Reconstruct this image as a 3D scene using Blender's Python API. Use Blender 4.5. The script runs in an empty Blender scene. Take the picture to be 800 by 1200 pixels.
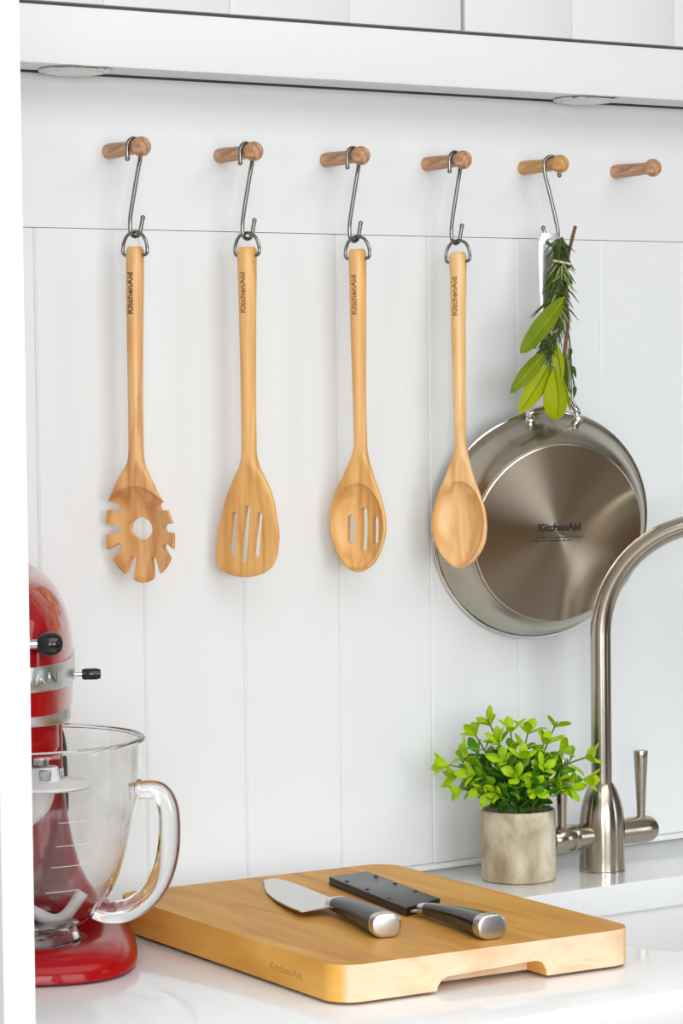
import bpy, bmesh, math, random
import numpy as np
from mathutils import Vector, Matrix
PI = math.pi
S = bpy.context.scene
COL = S.collection
random.seed(7)

# ------------------------------------------------------------------ camera
CAM = Vector((-1.55109, -2.33442, 1.39047))
YAW, PITCH, ROLL, FPX = 0.5872704, -0.0452487, -0.0114674, 3352.504
fw = Vector((math.sin(YAW) * math.cos(PITCH), math.cos(YAW) * math.cos(PITCH), math.sin(PITCH)))
rt = Vector((math.cos(YAW), -math.sin(YAW), 0)); up = rt.cross(fw)
cr, sr = math.cos(ROLL), math.sin(ROLL)
cam_r, cam_u = rt * cr + up * sr, up * cr - rt * sr
cd = bpy.data.cameras.new('camera'); cam = bpy.data.objects.new('camera', cd); COL.objects.link(cam)
cd.sensor_fit = 'VERTICAL'; cd.sensor_height = 36.0; cd.lens = 36.0 * FPX / 1200.0
cd.clip_start = 0.05; cd.clip_end = 50
cam.matrix_world = Matrix(((cam_r.x, cam_u.x, -fw.x, CAM.x), (cam_r.y, cam_u.y, -fw.y, CAM.y),
                           (cam_r.z, cam_u.z, -fw.z, CAM.z), (0, 0, 0, 1)))
S.camera = cam

# ------------------------------------------------------------------ light
w = bpy.data.worlds.new('world'); S.world = w; w.use_nodes = True
w.node_tree.nodes['Background'].inputs[0].default_value = (0.9, 0.95, 1.0, 1)
w.node_tree.nodes['Background'].inputs[1].default_value = 0.6
def area(name, loc, target, sx, sy, power, col=(1, 1, 1)):
    l = bpy.data.lights.new(name, 'AREA'); l.shape = 'RECTANGLE'; l.size = sx; l.size_y = sy
    l.energy = power; l.color = col
    o = bpy.data.objects.new(name, l); COL.objects.link(o); o.location = loc
    o.rotation_euler = (Vector(target) - Vector(loc)).to_track_quat('-Z', 'Y').to_euler()
    return o
area('window_light', (-0.45, -3.75, 1.45), (-0.3, 0, 1.25), 1.5, 1.3, 43, (0.93, 0.97, 1.0))
area('left_fill_light', (-2.1, -3.7, 1.4), (-0.2, -0.2, 1.1), 0.9, 1.3, 48, (0.93, 0.97, 1.0))  # unseen fill from the left, added to brighten board side and grooves
area('right_fill_light', (2.5, -2.6, 1.45), (0.2, -0.2, 1.1), 1.0, 1.2, 12, (0.93, 0.97, 1.0))  # weak fill added out of view to even out the right wall
area('ceiling_fill_light', (-0.3, -1.9, 2.44), (-0.3, -1.9, 0), 2.6, 1.8, 38, (0.95, 0.98, 1.0))  # overhead fill added to lift the horizontal surfaces
S.view_settings.view_transform = 'Standard'; S.view_settings.look = 'None'
S.view_settings.gamma = 1.0; S.view_settings.use_curve_mapping = False
S.view_settings.exposure = -0.18

# ------------------------------------------------------------------ materials
def mat(name, col, rough=0.5, metal=0.0, **kw):
    m = bpy.data.materials.new(name); m.use_nodes = True
    b = m.node_tree.nodes['Principled BSDF']
    b.inputs['Base Color'].default_value = (*col, 1); b.inputs['Roughness'].default_value = rough
    b.inputs['Metallic'].default_value = metal
    for k, v in kw.items(): b.inputs[k.replace('_', ' ')].default_value = v
    return m
def nd(m, t, **kw):
    n = m.node_tree.nodes.new(t)
    for k, v in kw.items(): setattr(n, k, v)
    return n
def ln(m, a, b): m.node_tree.links.new(a, b)
def bsdf(m): return m.node_tree.nodes['Principled BSDF']
def ramp(m, fac, stops):
    r = nd(m, 'ShaderNodeValToRGB'); e = r.color_ramp.elements
    while len(e) < len(stops): e.new(0.5)
    for el, (p, c) in zip(e, stops): el.position = p; el.color = (*c, 1)
    ln(m, fac, r.inputs[0]); return r.outputs[0]
def noise(m, scale, detail=3, vec=None, dist=0.0, mscale=None, rot=(0, 0, 0)):
    tc = nd(m, 'ShaderNodeTexCoord'); mp = nd(m, 'ShaderNodeMapping')
    mp.inputs['Scale'].default_value = mscale or (1, 1, 1); mp.inputs['Rotation'].default_value = rot
    ln(m, tc.outputs['Object'], mp.inputs[0])
    n = nd(m, 'ShaderNodeTexNoise'); n.inputs['Scale'].default_value = scale
    n.inputs['Detail'].default_value = detail; n.inputs['Distortion'].default_value = dist
    ln(m, mp.outputs[0], n.inputs['Vector']); return n.outputs[0]
def bump(m, h, strength=0.2, dist=0.001):
    b = nd(m, 'ShaderNodeBump'); b.inputs['Strength'].default_value = strength; b.inputs['Distance'].default_value = dist
    ln(m, h, b.inputs['Height']); ln(m, b.outputs[0], bsdf(m).inputs['Normal'])
def wood(name, c1, c2, c3, mscale, rough=0.45, scale=1.0, rot=(0, 0, 0)):
    m = mat(name, c2, rough)
    n = noise(m, 22 * scale, 6, mscale=mscale, dist=1.6, rot=rot)
    ln(m, ramp(m, n, [(0.34, c1), (0.5, c2), (0.66, c3)]), bsdf(m).inputs['Base Color'])
    n2 = noise(m, 160 * scale, 2, mscale=mscale, rot=rot); bump(m, n2, 0.12, 0.0004)
    return m
M = {}
M['wall_paint'] = mat('wall_paint', (0.80, 0.815, 0.82), 0.55)
M['cabinet_paint'] = mat('cabinet_paint', (0.82, 0.825, 0.825), 0.4)
M['gap_shade_grey'] = mat('gap_shade_grey', (0.06, 0.06, 0.06), 0.7)  # dark tone painted in for the shade at the cabinet's wall gap
M['room_paint'] = mat('room_paint', (0.7, 0.69, 0.67), 0.7)
M['taupe_paint'] = mat('taupe_paint', (0.17, 0.15, 0.12), 0.6)
M['trim_paint'] = mat('trim_paint', (0.83, 0.835, 0.84), 0.4)
q = mat('quartz', (0.76, 0.755, 0.75), 0.11)
ln(q, ramp(q, noise(q, 260, 2), [(0.3, (0.865, 0.87, 0.87)), (0.6, (0.89, 0.895, 0.895))]), bsdf(q).inputs['Base Color']); M['quartz'] = q
M['ceramic'] = mat('ceramic', (0.9, 0.9, 0.9), 0.12)
M['floor_wood'] = wood('floor_wood', (0.12, 0.075, 0.04), (0.2, 0.125, 0.07), (0.27, 0.17, 0.1), (0.25, 3, 1), 0.4, 0.4)
BE = ((0.70, 0.37, 0.13), (0.83, 0.50, 0.21), (0.91, 0.61, 0.31))
M['beech'] = wood('beech', *BE, (2.2, 2.2, 0.28), 0.42)
M['beech_warm'] = wood('beech_warm', (0.58, 0.25, 0.075), (0.74, 0.385, 0.14), (0.84, 0.49, 0.21), (2.0, 2.0, 0.3), 0.42)
M['beech_golden'] = wood('beech_golden', (0.64, 0.31, 0.085), (0.79, 0.435, 0.14), (0.88, 0.53, 0.21), (2.2, 2.2, 0.22), 0.42)
M['oak_peg'] = wood('oak_peg', (0.33, 0.15, 0.07), (0.54, 0.285, 0.15), (0.66, 0.39, 0.22), (4, 0.6, 4), 0.45, 1.6)
M['oak_peg_light'] = wood('oak_peg_light', (0.46, 0.22, 0.06), (0.60, 0.32, 0.10), (0.68, 0.40, 0.15), (4, 0.6, 4), 0.45, 1.6)
b = mat('board_wood', (0.6, 0.33, 0.1), 0.5, Specular_IOR_Level=0.3)
n = noise(b, 14, 5, mscale=(2.4, 0.3, 2.4), dist=1.0)
top = ramp(b, n, [(0.28, (0.52, 0.225, 0.03)), (0.5, (0.64, 0.31, 0.052)), (0.72, (0.74, 0.40, 0.09))])
n2 = noise(b, 30, 4, mscale=(0.6, 1, 1.6), dist=0.6)
endg = ramp(b, n2, [(0.3, (0.76, 0.47, 0.26)), (0.55, (0.88, 0.64, 0.44)), (0.75, (0.80, 0.52, 0.31))])
geo = nd(b, 'ShaderNodeTexCoord'); sep = nd(b, 'ShaderNodeSeparateXYZ'); ln(b, geo.outputs['Normal'], sep.inputs[0])
mth = nd(b, 'ShaderNodeMath', operation='ABSOLUTE'); ln(b, sep.outputs['Y'], mth.inputs[0])
mr = nd(b, 'ShaderNodeMapRange'); mr.inputs['From Min'].default_value = 0.55; mr.inputs['From Max'].default_value = 0.85
ln(b, mth.outputs[0], mr.inputs[0])
mx = nd(b, 'ShaderNodeMix', data_type='RGBA'); ln(b, mr.outputs[0], mx.inputs['Factor']); ln(b, top, mx.inputs[6]); ln(b, endg, mx.inputs[7])
sd = ramp(b, n, [(0.28, (0.74, 0.34, 0.05)), (0.5, (0.88, 0.45, 0.085)), (0.72, (0.95, 0.54, 0.14))])
mth2 = nd(b, 'ShaderNodeMath', operation='ABSOLUTE'); ln(b, sep.outputs['X'], mth2.inputs[0])
mr2 = nd(b, 'ShaderNodeMapRange'); mr2.inputs['From Min'].default_value = 0.5; mr2.inputs['From Max'].default_value = 0.8
ln(b, mth2.outputs[0], mr2.inputs[0]); mx2 = nd(b, 'ShaderNodeMix', data_type='RGBA'); ln(b, mr2.outputs[0], mx2.inputs['Factor'])
ln(b, mx.outputs[2], mx2.inputs[6]); ln(b, sd, mx2.inputs[7]); ln(b, mx2.outputs[2], bsdf(b).inputs['Base Color']); bump(b, noise(b, 120, 2, mscale=(2.4, 0.2, 2)), 0.1, 0.0003); M['board'] = b
M['board_light'] = wood('board_light', (0.58, 0.26, 0.06), (0.62, 0.29, 0.07), (0.66, 0.33, 0.09), (1, 0.4, 1), 0.4)
M['chrome'] = mat('chrome', (0.62, 0.62, 0.62), 0.14, 1.0)
M['wire_steel'] = mat('wire_steel', (0.27, 0.265, 0.255), 0.22, 1.0)
M['satin_steel'] = mat('satin_steel', (0.86, 0.86, 0.85), 0.32, 1.0)
M['polished_steel'] = mat('polished_steel', (0.78, 0.775, 0.76), 0.1, 1.0)
def brushed(name, col, rough, aniso, rot, axis='Z', nscale=None):
    m = mat(name, col, rough, 1.0); bsdf(m).inputs['Anisotropic'].default_value = aniso
    bsdf(m).inputs['Anisotropic Rotation'].default_value = rot
    t = nd(m, 'ShaderNodeTangent', direction_type='RADIAL', axis=axis); ln(m, t.outputs[0], bsdf(m).inputs['Tangent'])
    if nscale:
        r = ramp(m, noise(m, nscale[0], 3, mscale=nscale[1]), [(0.3, (rough * 0.8,) * 3), (0.7, (rough * 1.25,) * 3)])
        ln(m, r, bsdf(m).inputs['Roughness'])
    return m
M['pan_base'] = brushed('pan_base', (0.58, 0.51, 0.415), 0.215, 0.94, 0.25)
M['pan_steel'] = brushed('pan_steel', (0.44, 0.40, 0.335), 0.22, 0.5, 0.25)
M['nickel'] = brushed('nickel', (0.47, 0.42, 0.35), 0.2, 0.7, 0.25)
M['nickel_plain'] = mat('nickel_plain', (0.47, 0.42, 0.35), 0.2, 1.0)
M['red_enamel'] = mat('red_enamel', (0.34, 0.002, 0.004), 0.3, Specular_IOR_Level=0.12, Coat_Weight=0.28, Coat_Roughness=0.03, Coat_IOR=1.5)
M['red_polish'] = mat('red_polish', (0.34, 0.002, 0.004), 0.3, Specular_IOR_Level=0.12, Coat_Weight=0.9, Coat_Roughness=0.03, Coat_IOR=1.5)
M['mixer_trim'] = mat('mixer_trim', (0.66, 0.66, 0.67), 0.33, 1.0)
M['black_gloss'] = mat('black_gloss', (0.012, 0.012, 0.013), 0.12)
M['black_soft'] = mat('black_soft', (0.016, 0.017, 0.019), 0.3)
M['sheath_black'] = mat('sheath_black', (0.010, 0.0105, 0.012), 0.28, Specular_IOR_Level=0.3)
M['white_nylon'] = mat('white_nylon', (0.94, 0.94, 0.94), 0.3)
M['cord_black'] = mat('cord_black', (0.03, 0.03, 0.03), 0.5)
M['blade_steel'] = mat('blade_steel', (0.66, 0.655, 0.65), 0.3, 1.0)
M['frosted'] = mat('frosted', (0.85, 0.85, 0.86), 0.35)
M['ink'] = mat('ink', (0.015, 0.012, 0.01), 0.5)
M['burnt_ink'] = mat('burnt_ink', (0.15, 0.065, 0.025), 0.6)
M['faint_ink'] = mat('faint_ink', (0.34, 0.165, 0.06), 0.6)
M['grey_ink'] = mat('grey_ink', (0.13, 0.115, 0.095), 0.5)
M['mark_white'] = mat('mark_white', (0.8, 0.8, 0.8), 0.4)
M['band_letter'] = mat('band_letter', (0.82, 0.82, 0.83), 0.15, 1.0)
M['soil'] = mat('soil', (0.035, 0.03, 0.02), 0.9)
M['glass'] = mat('glass', (0.98, 0.99, 0.985), 0.0, Transmission_Weight=1.0, IOR=1.47)
g = bpy.data.materials.new('thin_glass'); g.use_nodes = True; nt = g.node_tree; nt.nodes.remove(nt.nodes['Principled BSDF'])
tr = nd(g, 'ShaderNodeBsdfTransparent'); tr.inputs[0].default_value = (0.97, 0.98, 0.975, 1)
gl = nd(g, 'ShaderNodeBsdfGlossy'); gl.inputs['Roughness'].default_value = 0.02; gl.inputs[0].default_value = (1, 1, 1, 1)
lw = nd(g, 'ShaderNodeLayerWeight'); pw_ = nd(g, 'ShaderNodeMath', operation='POWER'); pw_.inputs[1].default_value = 5.0
ln(g, lw.outputs['Facing'], pw_.inputs[0]); ma = nd(g, 'ShaderNodeMath', operation='MULTIPLY_ADD'); ln(g, pw_.outputs[0], ma.inputs[0])
ma.inputs[1].default_value = 0.6; ma.inputs[2].default_value = 0.012; ms = nd(g, 'ShaderNodeMixShader')
ln(g, ma.outputs[0], ms.inputs[0]); ln(g, tr.outputs[0], ms.inputs[1]); ln(g, gl.outputs[0], ms.inputs[2])
ln(g, ms.outputs[0], nt.nodes['Material Output'].inputs[0]); M['thin_glass'] = g
p = mat('pot_stone', (0.5, 0.42, 0.3), 0.85)
pc = ramp(p, noise(p, 34, 9, dist=0.35, mscale=(1, 1, 0.7)), [(0.32, (0.30, 0.225, 0.135)), (0.46, (0.47, 0.39, 0.265)), (0.56, (0.60, 0.52, 0.39)), (0.68, (0.72, 0.66, 0.55))])
ln(p, pc, bsdf(p).inputs['Base Color']); bump(p, noise(p, 90, 5), 0.4, 0.0015); M['pot_stone'] = p
def leafmat(name, c1, c2, rough=0.35, scale=40):
    m = mat(name, c1, rough); bsdf(m).inputs['Specular IOR Level'].default_value = 0.25
    ln(m, ramp(m, noise(m, scale, 2), [(0.3, c1), (0.7, c2)]), bsdf(m).inputs['Base Color'])
    nt = m.node_tree; tl = nd(m, 'ShaderNodeBsdfTranslucent'); tl.inputs[0].default_value = (*[min(1, v * 1.3) for v in c2], 1)
    mxs = nd(m, 'ShaderNodeMixShader'); mxs.inputs[0].default_value = 0.25
    ln(m, bsdf(m).outputs[0], mxs.inputs[1]); ln(m, tl.outputs[0], mxs.inputs[2]); ln(m, mxs.outputs[0], nt.nodes['Material Output'].inputs[0])
    return m
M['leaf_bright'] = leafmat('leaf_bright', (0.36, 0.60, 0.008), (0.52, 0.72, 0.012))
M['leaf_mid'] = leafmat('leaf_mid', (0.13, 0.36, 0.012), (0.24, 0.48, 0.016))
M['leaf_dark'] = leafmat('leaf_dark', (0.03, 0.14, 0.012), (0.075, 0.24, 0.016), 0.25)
M['stem_green'] = mat('stem_green', (0.12, 0.22, 0.03), 0.5)
M['sage'] = leafmat('sage', (0.16, 0.235, 0.004), (0.22, 0.30, 0.006), 0.5)
M['sage_light'] = leafmat('sage_light', (0.33, 0.40, 0.001), (0.41, 0.47, 0.002), 0.5)
M['sage_dark'] = leafmat('sage_dark', (0.03, 0.09, 0.012), (0.06, 0.13, 0.02), 0.5)
M['needle'] = leafmat('needle', (0.045, 0.080, 0.014), (0.13, 0.18, 0.04), 0.45, 90)
M['needle_pale'] = leafmat('needle_pale', (0.32, 0.40, 0.12), (0.46, 0.54, 0.22), 0.45, 90)
M['twig'] = mat('twig', (0.16, 0.075, 0.03), 0.7)
M['string'] = mat('string', (0.62, 0.64, 0.42), 0.8)

# ------------------------------------------------------------------ mesh helpers
def finish(me, m, angle=38):
    if m: me.materials.append(m)
    for p_ in me.polygons: p_.use_smooth = True
    try: me.set_sharp_from_angle(angle=math.radians(angle))
    except Exception: pass
def link(name, me, parent=None, loc=None, rot=None):
    o = bpy.data.objects.new(name, me); COL.objects.link(o)
    if parent: o.parent = parent
    if loc: o.location = loc
    if rot: o.rotation_euler = rot
    return o
def obj(name, bm, m, parent=None, loc=None, rot=None, angle=38):
    bmesh.ops.recalc_face_normals(bm, faces=bm.faces)
    me = bpy.data.meshes.new(name); bm.to_mesh(me); bm.free(); finish(me, m, angle)
    return link(name, me, parent, loc, rot)
def thing(name, label, cat, loc=(0, 0, 0), rotz=0, group=None):
    o = bpy.data.objects.new(name, None); COL.objects.link(o); o.location = loc; o.rotation_euler = (0, 0, rotz)
    o.empty_display_size = 0.02; tag(o, label, cat, group); return o
def tag(o, label, cat, group=None):
    o['label'] = label; o['category'] = cat
    if group: o['group'] = group
    return o
def struct(o): o['kind'] = 'structure'; return o
def NB(): return bmesh.new()
def box(bm, lo, hi, bevel=0.0, seg=2):
    r = bmesh.ops.create_cube(bm, size=1.0); vs = r['verts']
    for v in vs:
        v.co = Vector([(lo[i] + hi[i]) / 2 + v.co[i] * (hi[i] - lo[i]) for i in range(3)])
    if bevel > 0:
        es = list({e for v in vs for e in v.link_edges})
        bmesh.ops.bevel(bm, geom=es, offset=bevel, segments=seg, affect='EDGES', profile=0.5)
    return bm
def rings(bm, rs, close_u=True, cap0=True, cap1=True):
    """rs: list of lists of points, each ring closed; quads between successive rings"""
    V = [[bm.verts.new(p_) for p_ in r] for r in rs]; n = len(rs[0])
    for a, b_ in zip(V, V[1:]):
        for i in range(n if close_u else n - 1):
            j = (i + 1) % n; bm.faces.new((a[i], a[j], b_[j], b_[i]))
    if cap0: bm.faces.new(V[0][::-1])
    if cap1: bm.faces.new(V[-1])
    return bm
def lathe(bm, prof, n=48, M4=None, caps=True):
    """prof [(r,z)...]; r=0 ends become poles"""
    M4 = M4 or Matrix.Identity(4); V = []
    for r, z in prof:
        if r < 1e-7: V.append([bm.verts.new(M4 @ Vector((0, 0, z)))])
        else: V.append([bm.verts.new(M4 @ Vector((r * math.cos(2 * PI * i / n), r * math.sin(2 * PI * i / n), z))) for i in range(n)])
    for a, b_ in zip(V, V[1:]):
        for i in range(n):
            j = (i + 1) % n
            if len(a) == 1 and len(b_) == 1: continue
            if len(a) == 1: bm.faces.new((a[0], b_[j], b_[i]))
            elif len(b_) == 1: bm.faces.new((a[i], a[j], b_[0]))
            else: bm.faces.new((a[i], a[j], b_[j], b_[i]))
    if caps:
        if len(V[0]) > 1: bm.faces.new(V[0][::-1])
        if len(V[-1]) > 1: bm.faces.new(V[-1])
    return bm
def smooth_path(pts, k=6, closed=False):
    P = [Vector(p_) for p_ in pts]; n = len(P); out = []
    for i in range(n if closed else n - 1):
        if closed: a, b_, c, d = P[i - 1], P[i], P[(i + 1) % n], P[(i + 2) % n]
        else: a, b_, c, d = P[max(i - 1, 0)], P[i], P[i + 1], P[min(i + 2, n - 1)]
        for s in range(k):
            t = s / k
            out.append(0.5 * ((2 * b_) + (c - a) * t + (2 * a - 5 * b_ + 4 * c - d) * t * t + (3 * b_ - a - 3 * c + d) * t ** 3))
    if not closed: out.append(P[-1])
    return out
def tube(bm, pts, rad, n=10, closed=False, sx=1.0, caps=True, upv=None):
    P = [Vector(p_) for p_ in pts]; N = len(P); R = rad if isinstance(rad, (list, tuple)) else [rad] * N
    T = []
    for i in range(N):
        a = P[i - 1] if (i > 0 or closed) else P[i]; c = P[(i + 1) % N] if (i < N - 1 or closed) else P[i]
        T.append((c - a).normalized())
    nrm = Vector(upv) if upv else (Vector((0, 0, 1)) if abs(T[0].z) < 0.9 else Vector((1, 0, 0)))
    nrm = (nrm - T[0] * nrm.dot(T[0])).normalized(); rs = []
    for i in range(N):
        nrm = (nrm - T[i] * nrm.dot(T[i])).normalized(); bn = T[i].cross(nrm)
        rs.append([P[i] + nrm * (R[i] * math.cos(2 * PI * j / n)) + bn * (R[i] * sx * math.sin(2 * PI * j / n)) for j in range(n)])
    if closed: rs.append(rs[0]); 
    rings(bm, rs, True, caps and not closed, caps and not closed)
    if closed: bmesh.ops.remove_doubles(bm, verts=bm.verts, dist=1e-6)
    return bm
def sphere(bm, c, r, seg=20, sc=(1, 1, 1)):
    res = bmesh.ops.create_uvsphere(bm, u_segments=seg, v_segments=max(8, seg // 2), radius=r)
    for v in res['verts']: v.co = Vector((v.co.x * sc[0], v.co.y * sc[1], v.co.z * sc[2])) + Vector(c)
    return bm
def prism(bm, pts, z0, z1, bevel=0.0, seg=2, zt=None):
    a = [bm.verts.new((x, y, z0)) for x, y in pts]; b_ = [bm.verts.new((x, y, z1)) for x, y in pts]; n = len(pts)
    fs = [bm.faces.new(a[::-1]), bm.faces.new(b_)]
    for i in range(n): fs.append(bm.faces.new((a[i], a[(i + 1) % n], b_[(i + 1) % n], b_[i])))
    if bevel > 0:
        es = [e for f in fs[:2] for e in f.edges]
        bmesh.ops.bevel(bm, geom=es, offset=bevel, segments=seg, affect='EDGES', profile=0.5)
    return bm
def rrect(w_, h_, r, k=8, cx=0, cy=0):
    out = []
    for qx, qy, a0 in ((1, 1, 0), (-1, 1, 90), (-1, -1, 180), (1, -1, 270)):
        for i in range(k + 1):
            a = math.radians(a0 + 90 * i / k)
            out.append((cx + qx * (w_ / 2 - r) + r * math.cos(a), cy + qy * (h_ / 2 - r) + r * math.sin(a)))
    return out
def boolean(o, cutters, op='DIFFERENCE'):
    for bmc in cutters:
        bmesh.ops.recalc_face_normals(bmc, faces=bmc.faces)
        me = bpy.data.meshes.new('cut'); bmc.to_mesh(me); bmc.free(); c = bpy.data.objects.new('cut', me); COL.objects.link(c)
        c.matrix_world = o.matrix_world.copy() if not o.parent else Matrix.Identity(4)
        par, loc = o.parent, o.location.copy()
        if par: o.parent = None; o.location = loc
        c.location = o.location; c.rotation_euler = o.rotation_euler
        md = o.modifiers.new('b', 'BOOLEAN'); md.operation = op; md.object = c; md.solver = 'EXACT'
        bpy.context.view_layer.update()
        dg = bpy.context.evaluated_depsgraph_get(); me2 = bpy.data.meshes.new_from_object(o.evaluated_get(dg))
        o.modifiers.clear(); old = o.data; me2.name = old.name; o.data = me2; bpy.data.meshes.remove(old)
        bpy.data.objects.remove(c); bpy.data.meshes.remove(me)
        if par: o.parent = par
    ms_ = list(o.data.materials)
    for p_ in o.data.polygons: p_.use_smooth = True
    try: o.data.set_sharp_from_angle(angle=math.radians(38))
    except Exception: pass
def text_verts(body, size, depth=0.0003, bold=0.0, sx=1.0):
    c = bpy.data.curves.new('t', 'FONT'); c.body = body; c.size = size; c.extrude = depth; c.offset = bold
    c.align_x = 'CENTER'; c.align_y = 'CENTER'; c.resolution_u = 3
    o = bpy.data.objects.new('t', c); COL.objects.link(o); bpy.context.view_layer.update()
    me = bpy.data.meshes.new_from_object(o.evaluated_get(bpy.context.evaluated_depsgraph_get()))
    bpy.data.objects.remove(o); bpy.data.curves.remove(c)
    for v in me.vertices: v.co.x *= sx
    return me
def lettering(name, me, m, parent, fn):
    for v in me.vertices: v.co = Vector(fn(v.co))
    me.materials.clear(); me.materials.append(m); me.name = name
    return link(name, me, parent)
def copy_tree(o, parent=None):
    c = o.copy(); COL.objects.link(c)
    if parent: c.parent = parent
    for ch in list(o.children): copy_tree(ch, c)
    return c
def interp(xs, ys, x):
    """monotone cubic (PCHIP) on increasing xs"""
    xs = np.asarray(xs, float); ys = np.asarray(ys, float); h = np.diff(xs); d = np.diff(ys) / h
    mm_ = np.zeros(len(xs)); mm_[0], mm_[-1] = d[0], d[-1]
    for i in range(1, len(xs) - 1):
        if d[i - 1] * d[i] > 0:
            w1, w2 = 2 * h[i] + h[i - 1], h[i] + 2 * h[i - 1]; mm_[i] = (w1 + w2) / (w1 / d[i - 1] + w2 / d[i])
    i = int(np.clip(np.searchsorted(xs, x) - 1, 0, len(xs) - 2)); t = (x - xs[i]) / h[i]
    return ((2 * t**3 - 3 * t**2 + 1) * ys[i] + (t**3 - 2 * t**2 + t) * h[i] * mm_[i] + (-2 * t**3 + 3 * t**2) * ys[i + 1] + (t**3 - t**2) * h[i] * mm_[i + 1])

# ------------------------------------------------------------------ room shell
ZC, RAIL, SOF = 0.9, 1.5352, 1.6767
def slab(name, lo, hi, m, bevel=0):
    return struct(obj(name, box(NB(), lo, hi, bevel), m))
slab('floor', (-2.7, -3.9, -0.05), (2.6, 0.11, 0.0), M['floor_wood'])
slab('ceiling', (-2.7, -3.9, 2.5), (2.6, 0.11, 2.55), M['room_paint'])
slab('wall_left', (-2.75, -3.9, 0), (-2.7, 0.11, 2.5), M['room_paint'])
slab('wall_right', (2.6, -3.9, 0), (2.65, 0.11, 2.5), M['taupe_paint'])
slab('wall_front', (-2.7, -3.95, 0), (2.6, -3.9, 2.5), M['taupe_paint'])
wall = slab('wall_back', (-2.7, 0.014, 0), (2.6, 0.11, 2.5), M['wall_paint'])
obj('peg_rail_board', box(NB(), (-0.99, 0.0, RAIL + 0.0002), (1.4, 0.014, SOF + 0.2), 0.0, 1), M['wall_paint'], wall)
pl = prism(NB(), [(0, 0.014), (0, 0.0019), (0.0019, 0), (0.1080, 0), (0.10965, 0.0017), (0.10965, 0.014)], ZC + 0.006, RAIL - 0.0004); plank0 = None
for k in range(-9, 12):
    if plank0 is None: plank0 = obj('plank', pl, M['wall_paint'], wall); o = plank0
    else: o = plank0.copy(); COL.objects.link(o)
    o.location = (k * 0.11, 0, 0)
slab('trim_1', (-0.9, -0.0075, ZC), (1.4, 0.0135, ZC + 0.0055), M['trim_paint'], 0.0015)
tp = slab('trim_2', (-0.7072, -0.66, 0.0), (-0.6832, 0.0, 2.2), M['trim_paint'], 0.0015)
slab('base_cabinet_block', (-0.6828, -0.52, 0.0), (1.6, 0.0, 0.66), M['trim_paint'])  # unseen base cabinet under the worktop, as a plain block

# ------------------------------------------------------------------ worktop, sink
wt = obj('worktop', box(NB(), (-0.6828, -0.5873, 0.8715), (1.6, 0.0, ZC), 0.0012, 2), M['quartz'])
SX0, SX1, SY0, SY1 = 0.012, 0.70, -0.492, -0.182
cut = prism(NB(), rrect(SX1 - SX0, SY1 - SY0, 0.075, 14, (SX0 + SX1) / 2, (SY0 + SY1) / 2), 0.8, 1.0)
boolean(wt, [cut]); tag(wt, 'pale grey polished stone worktop with a cut-out for the white sink', 'worktop')
bm = NB(); cxs, cys = (SX0 + SX1) / 2, (SY0 + SY1) / 2; W_, H_ = SX1 - SX0, SY1 - SY0
prof = [(0.02, 0.8715, 0.09), (0.02, 0.866, 0.09), (0.012, 0.865, 0.083), (0.012, 0.72, 0.083), (0.0, 0.69, 0.07), (-0.05, 0.68, 0.05)]
inn = [(-0.05, 0.686, 0.05), (-0.006, 0.694, 0.07), (0.003, 0.722, 0.078), (0.004, 0.8715, 0.079)]
rings(bm, [[(x, y, z) for x, y in rrect(W_ + 2 * d, H_ + 2 * d, r, 10, cxs, cys)] for d, z, r in prof + inn], True, False, False)
r0 = [v for v in bm.verts]; n0 = len(rrect(1, 1, .1, 10)); L_ = len(prof)
bm.verts.ensure_lookup_table()
bm.faces.new([bm.verts[L_ * n0 + i] for i in range(n0)])
for i in range(n0):
    j = (i + 1) % n0; bm.faces.new((bm.verts[(L_ + 3) * n0 + i], bm.verts[(L_ + 3) * n0 + j], bm.verts[j], bm.verts[i]))
sk = thing('sink', 'white undermount sink basin set into the worktop beside the wooden board', 'sink', (0, 0, 0))
obj('basin', bm, M['ceramic'], sk)
bm = lathe(NB(), [(0, 0), (0.04, 0), (0.042, 0.002), (0.03, 0.003), (0.012, 0.001), (0, 0.001)], 32); obj('drain', bm, M['chrome'], sk, (cxs, cys, 0.687))

# ------------------------------------------------------------------ wall cabinet with pelmet and downlights
cab = thing('wall_cabinet', 'white wall cabinet with grooved doors above the peg rail', 'cabinet', (0.1, 0, SOF))
def cpart(name, lo, hi, par=cab, bev=0.001, m='cabinet_paint'):
    base = Vector((0.1, 0, SOF)); return obj(name, box(NB(), Vector(lo) - base, Vector(hi) - base, bev), M[m], par)
cpart('soffit', (-0.6826, -0.0453, SOF), (1.4, -0.0105, SOF + 0.012), bev=0)
cpart('fascia', (-0.6826, -0.0645, SOF), (1.4, -0.0455, 1.7285))
cpart('wall_gap_shade', (-0.6826, -0.0045, SOF - 0.0013), (1.4, -0.0004, SOF + 0.01), bev=0, m='gap_shade_grey')  # dark strip painting the shadow line between soffit and wall
cpart('carcass', (-0.6826, -0.0445, SOF + 0.0135), (1.4, -0.0105, 2.2), m='cabinet_paint')
cpart('shadow_gap', (-0.6826, -0.056, 1.7286), (1.4, -0.0445, 1.7318), bev=0, m='grey_ink')
for x0, n_ in ((-0.6905, 6), (0.1102, 6)):
    d = cpart('door', (x0 + 0.001, -0.056, 1.732), (x0 + n_ * 0.1332 - 0.002, -0.0448, 2.2))
    for k in range(n_):
        a, b_ = x0 + k * 0.1332, x0 + (k + 1) * 0.1332
        if k == 0: a += 0.0008
        if k == n_ - 1: b_ -= 0.0022
        cpart('board', (max(a + 0.0002, -0.6826), -0.0645, 1.7318), (b_ - 0.0002, -0.0562, 2.2), d, 0.0006)
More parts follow.
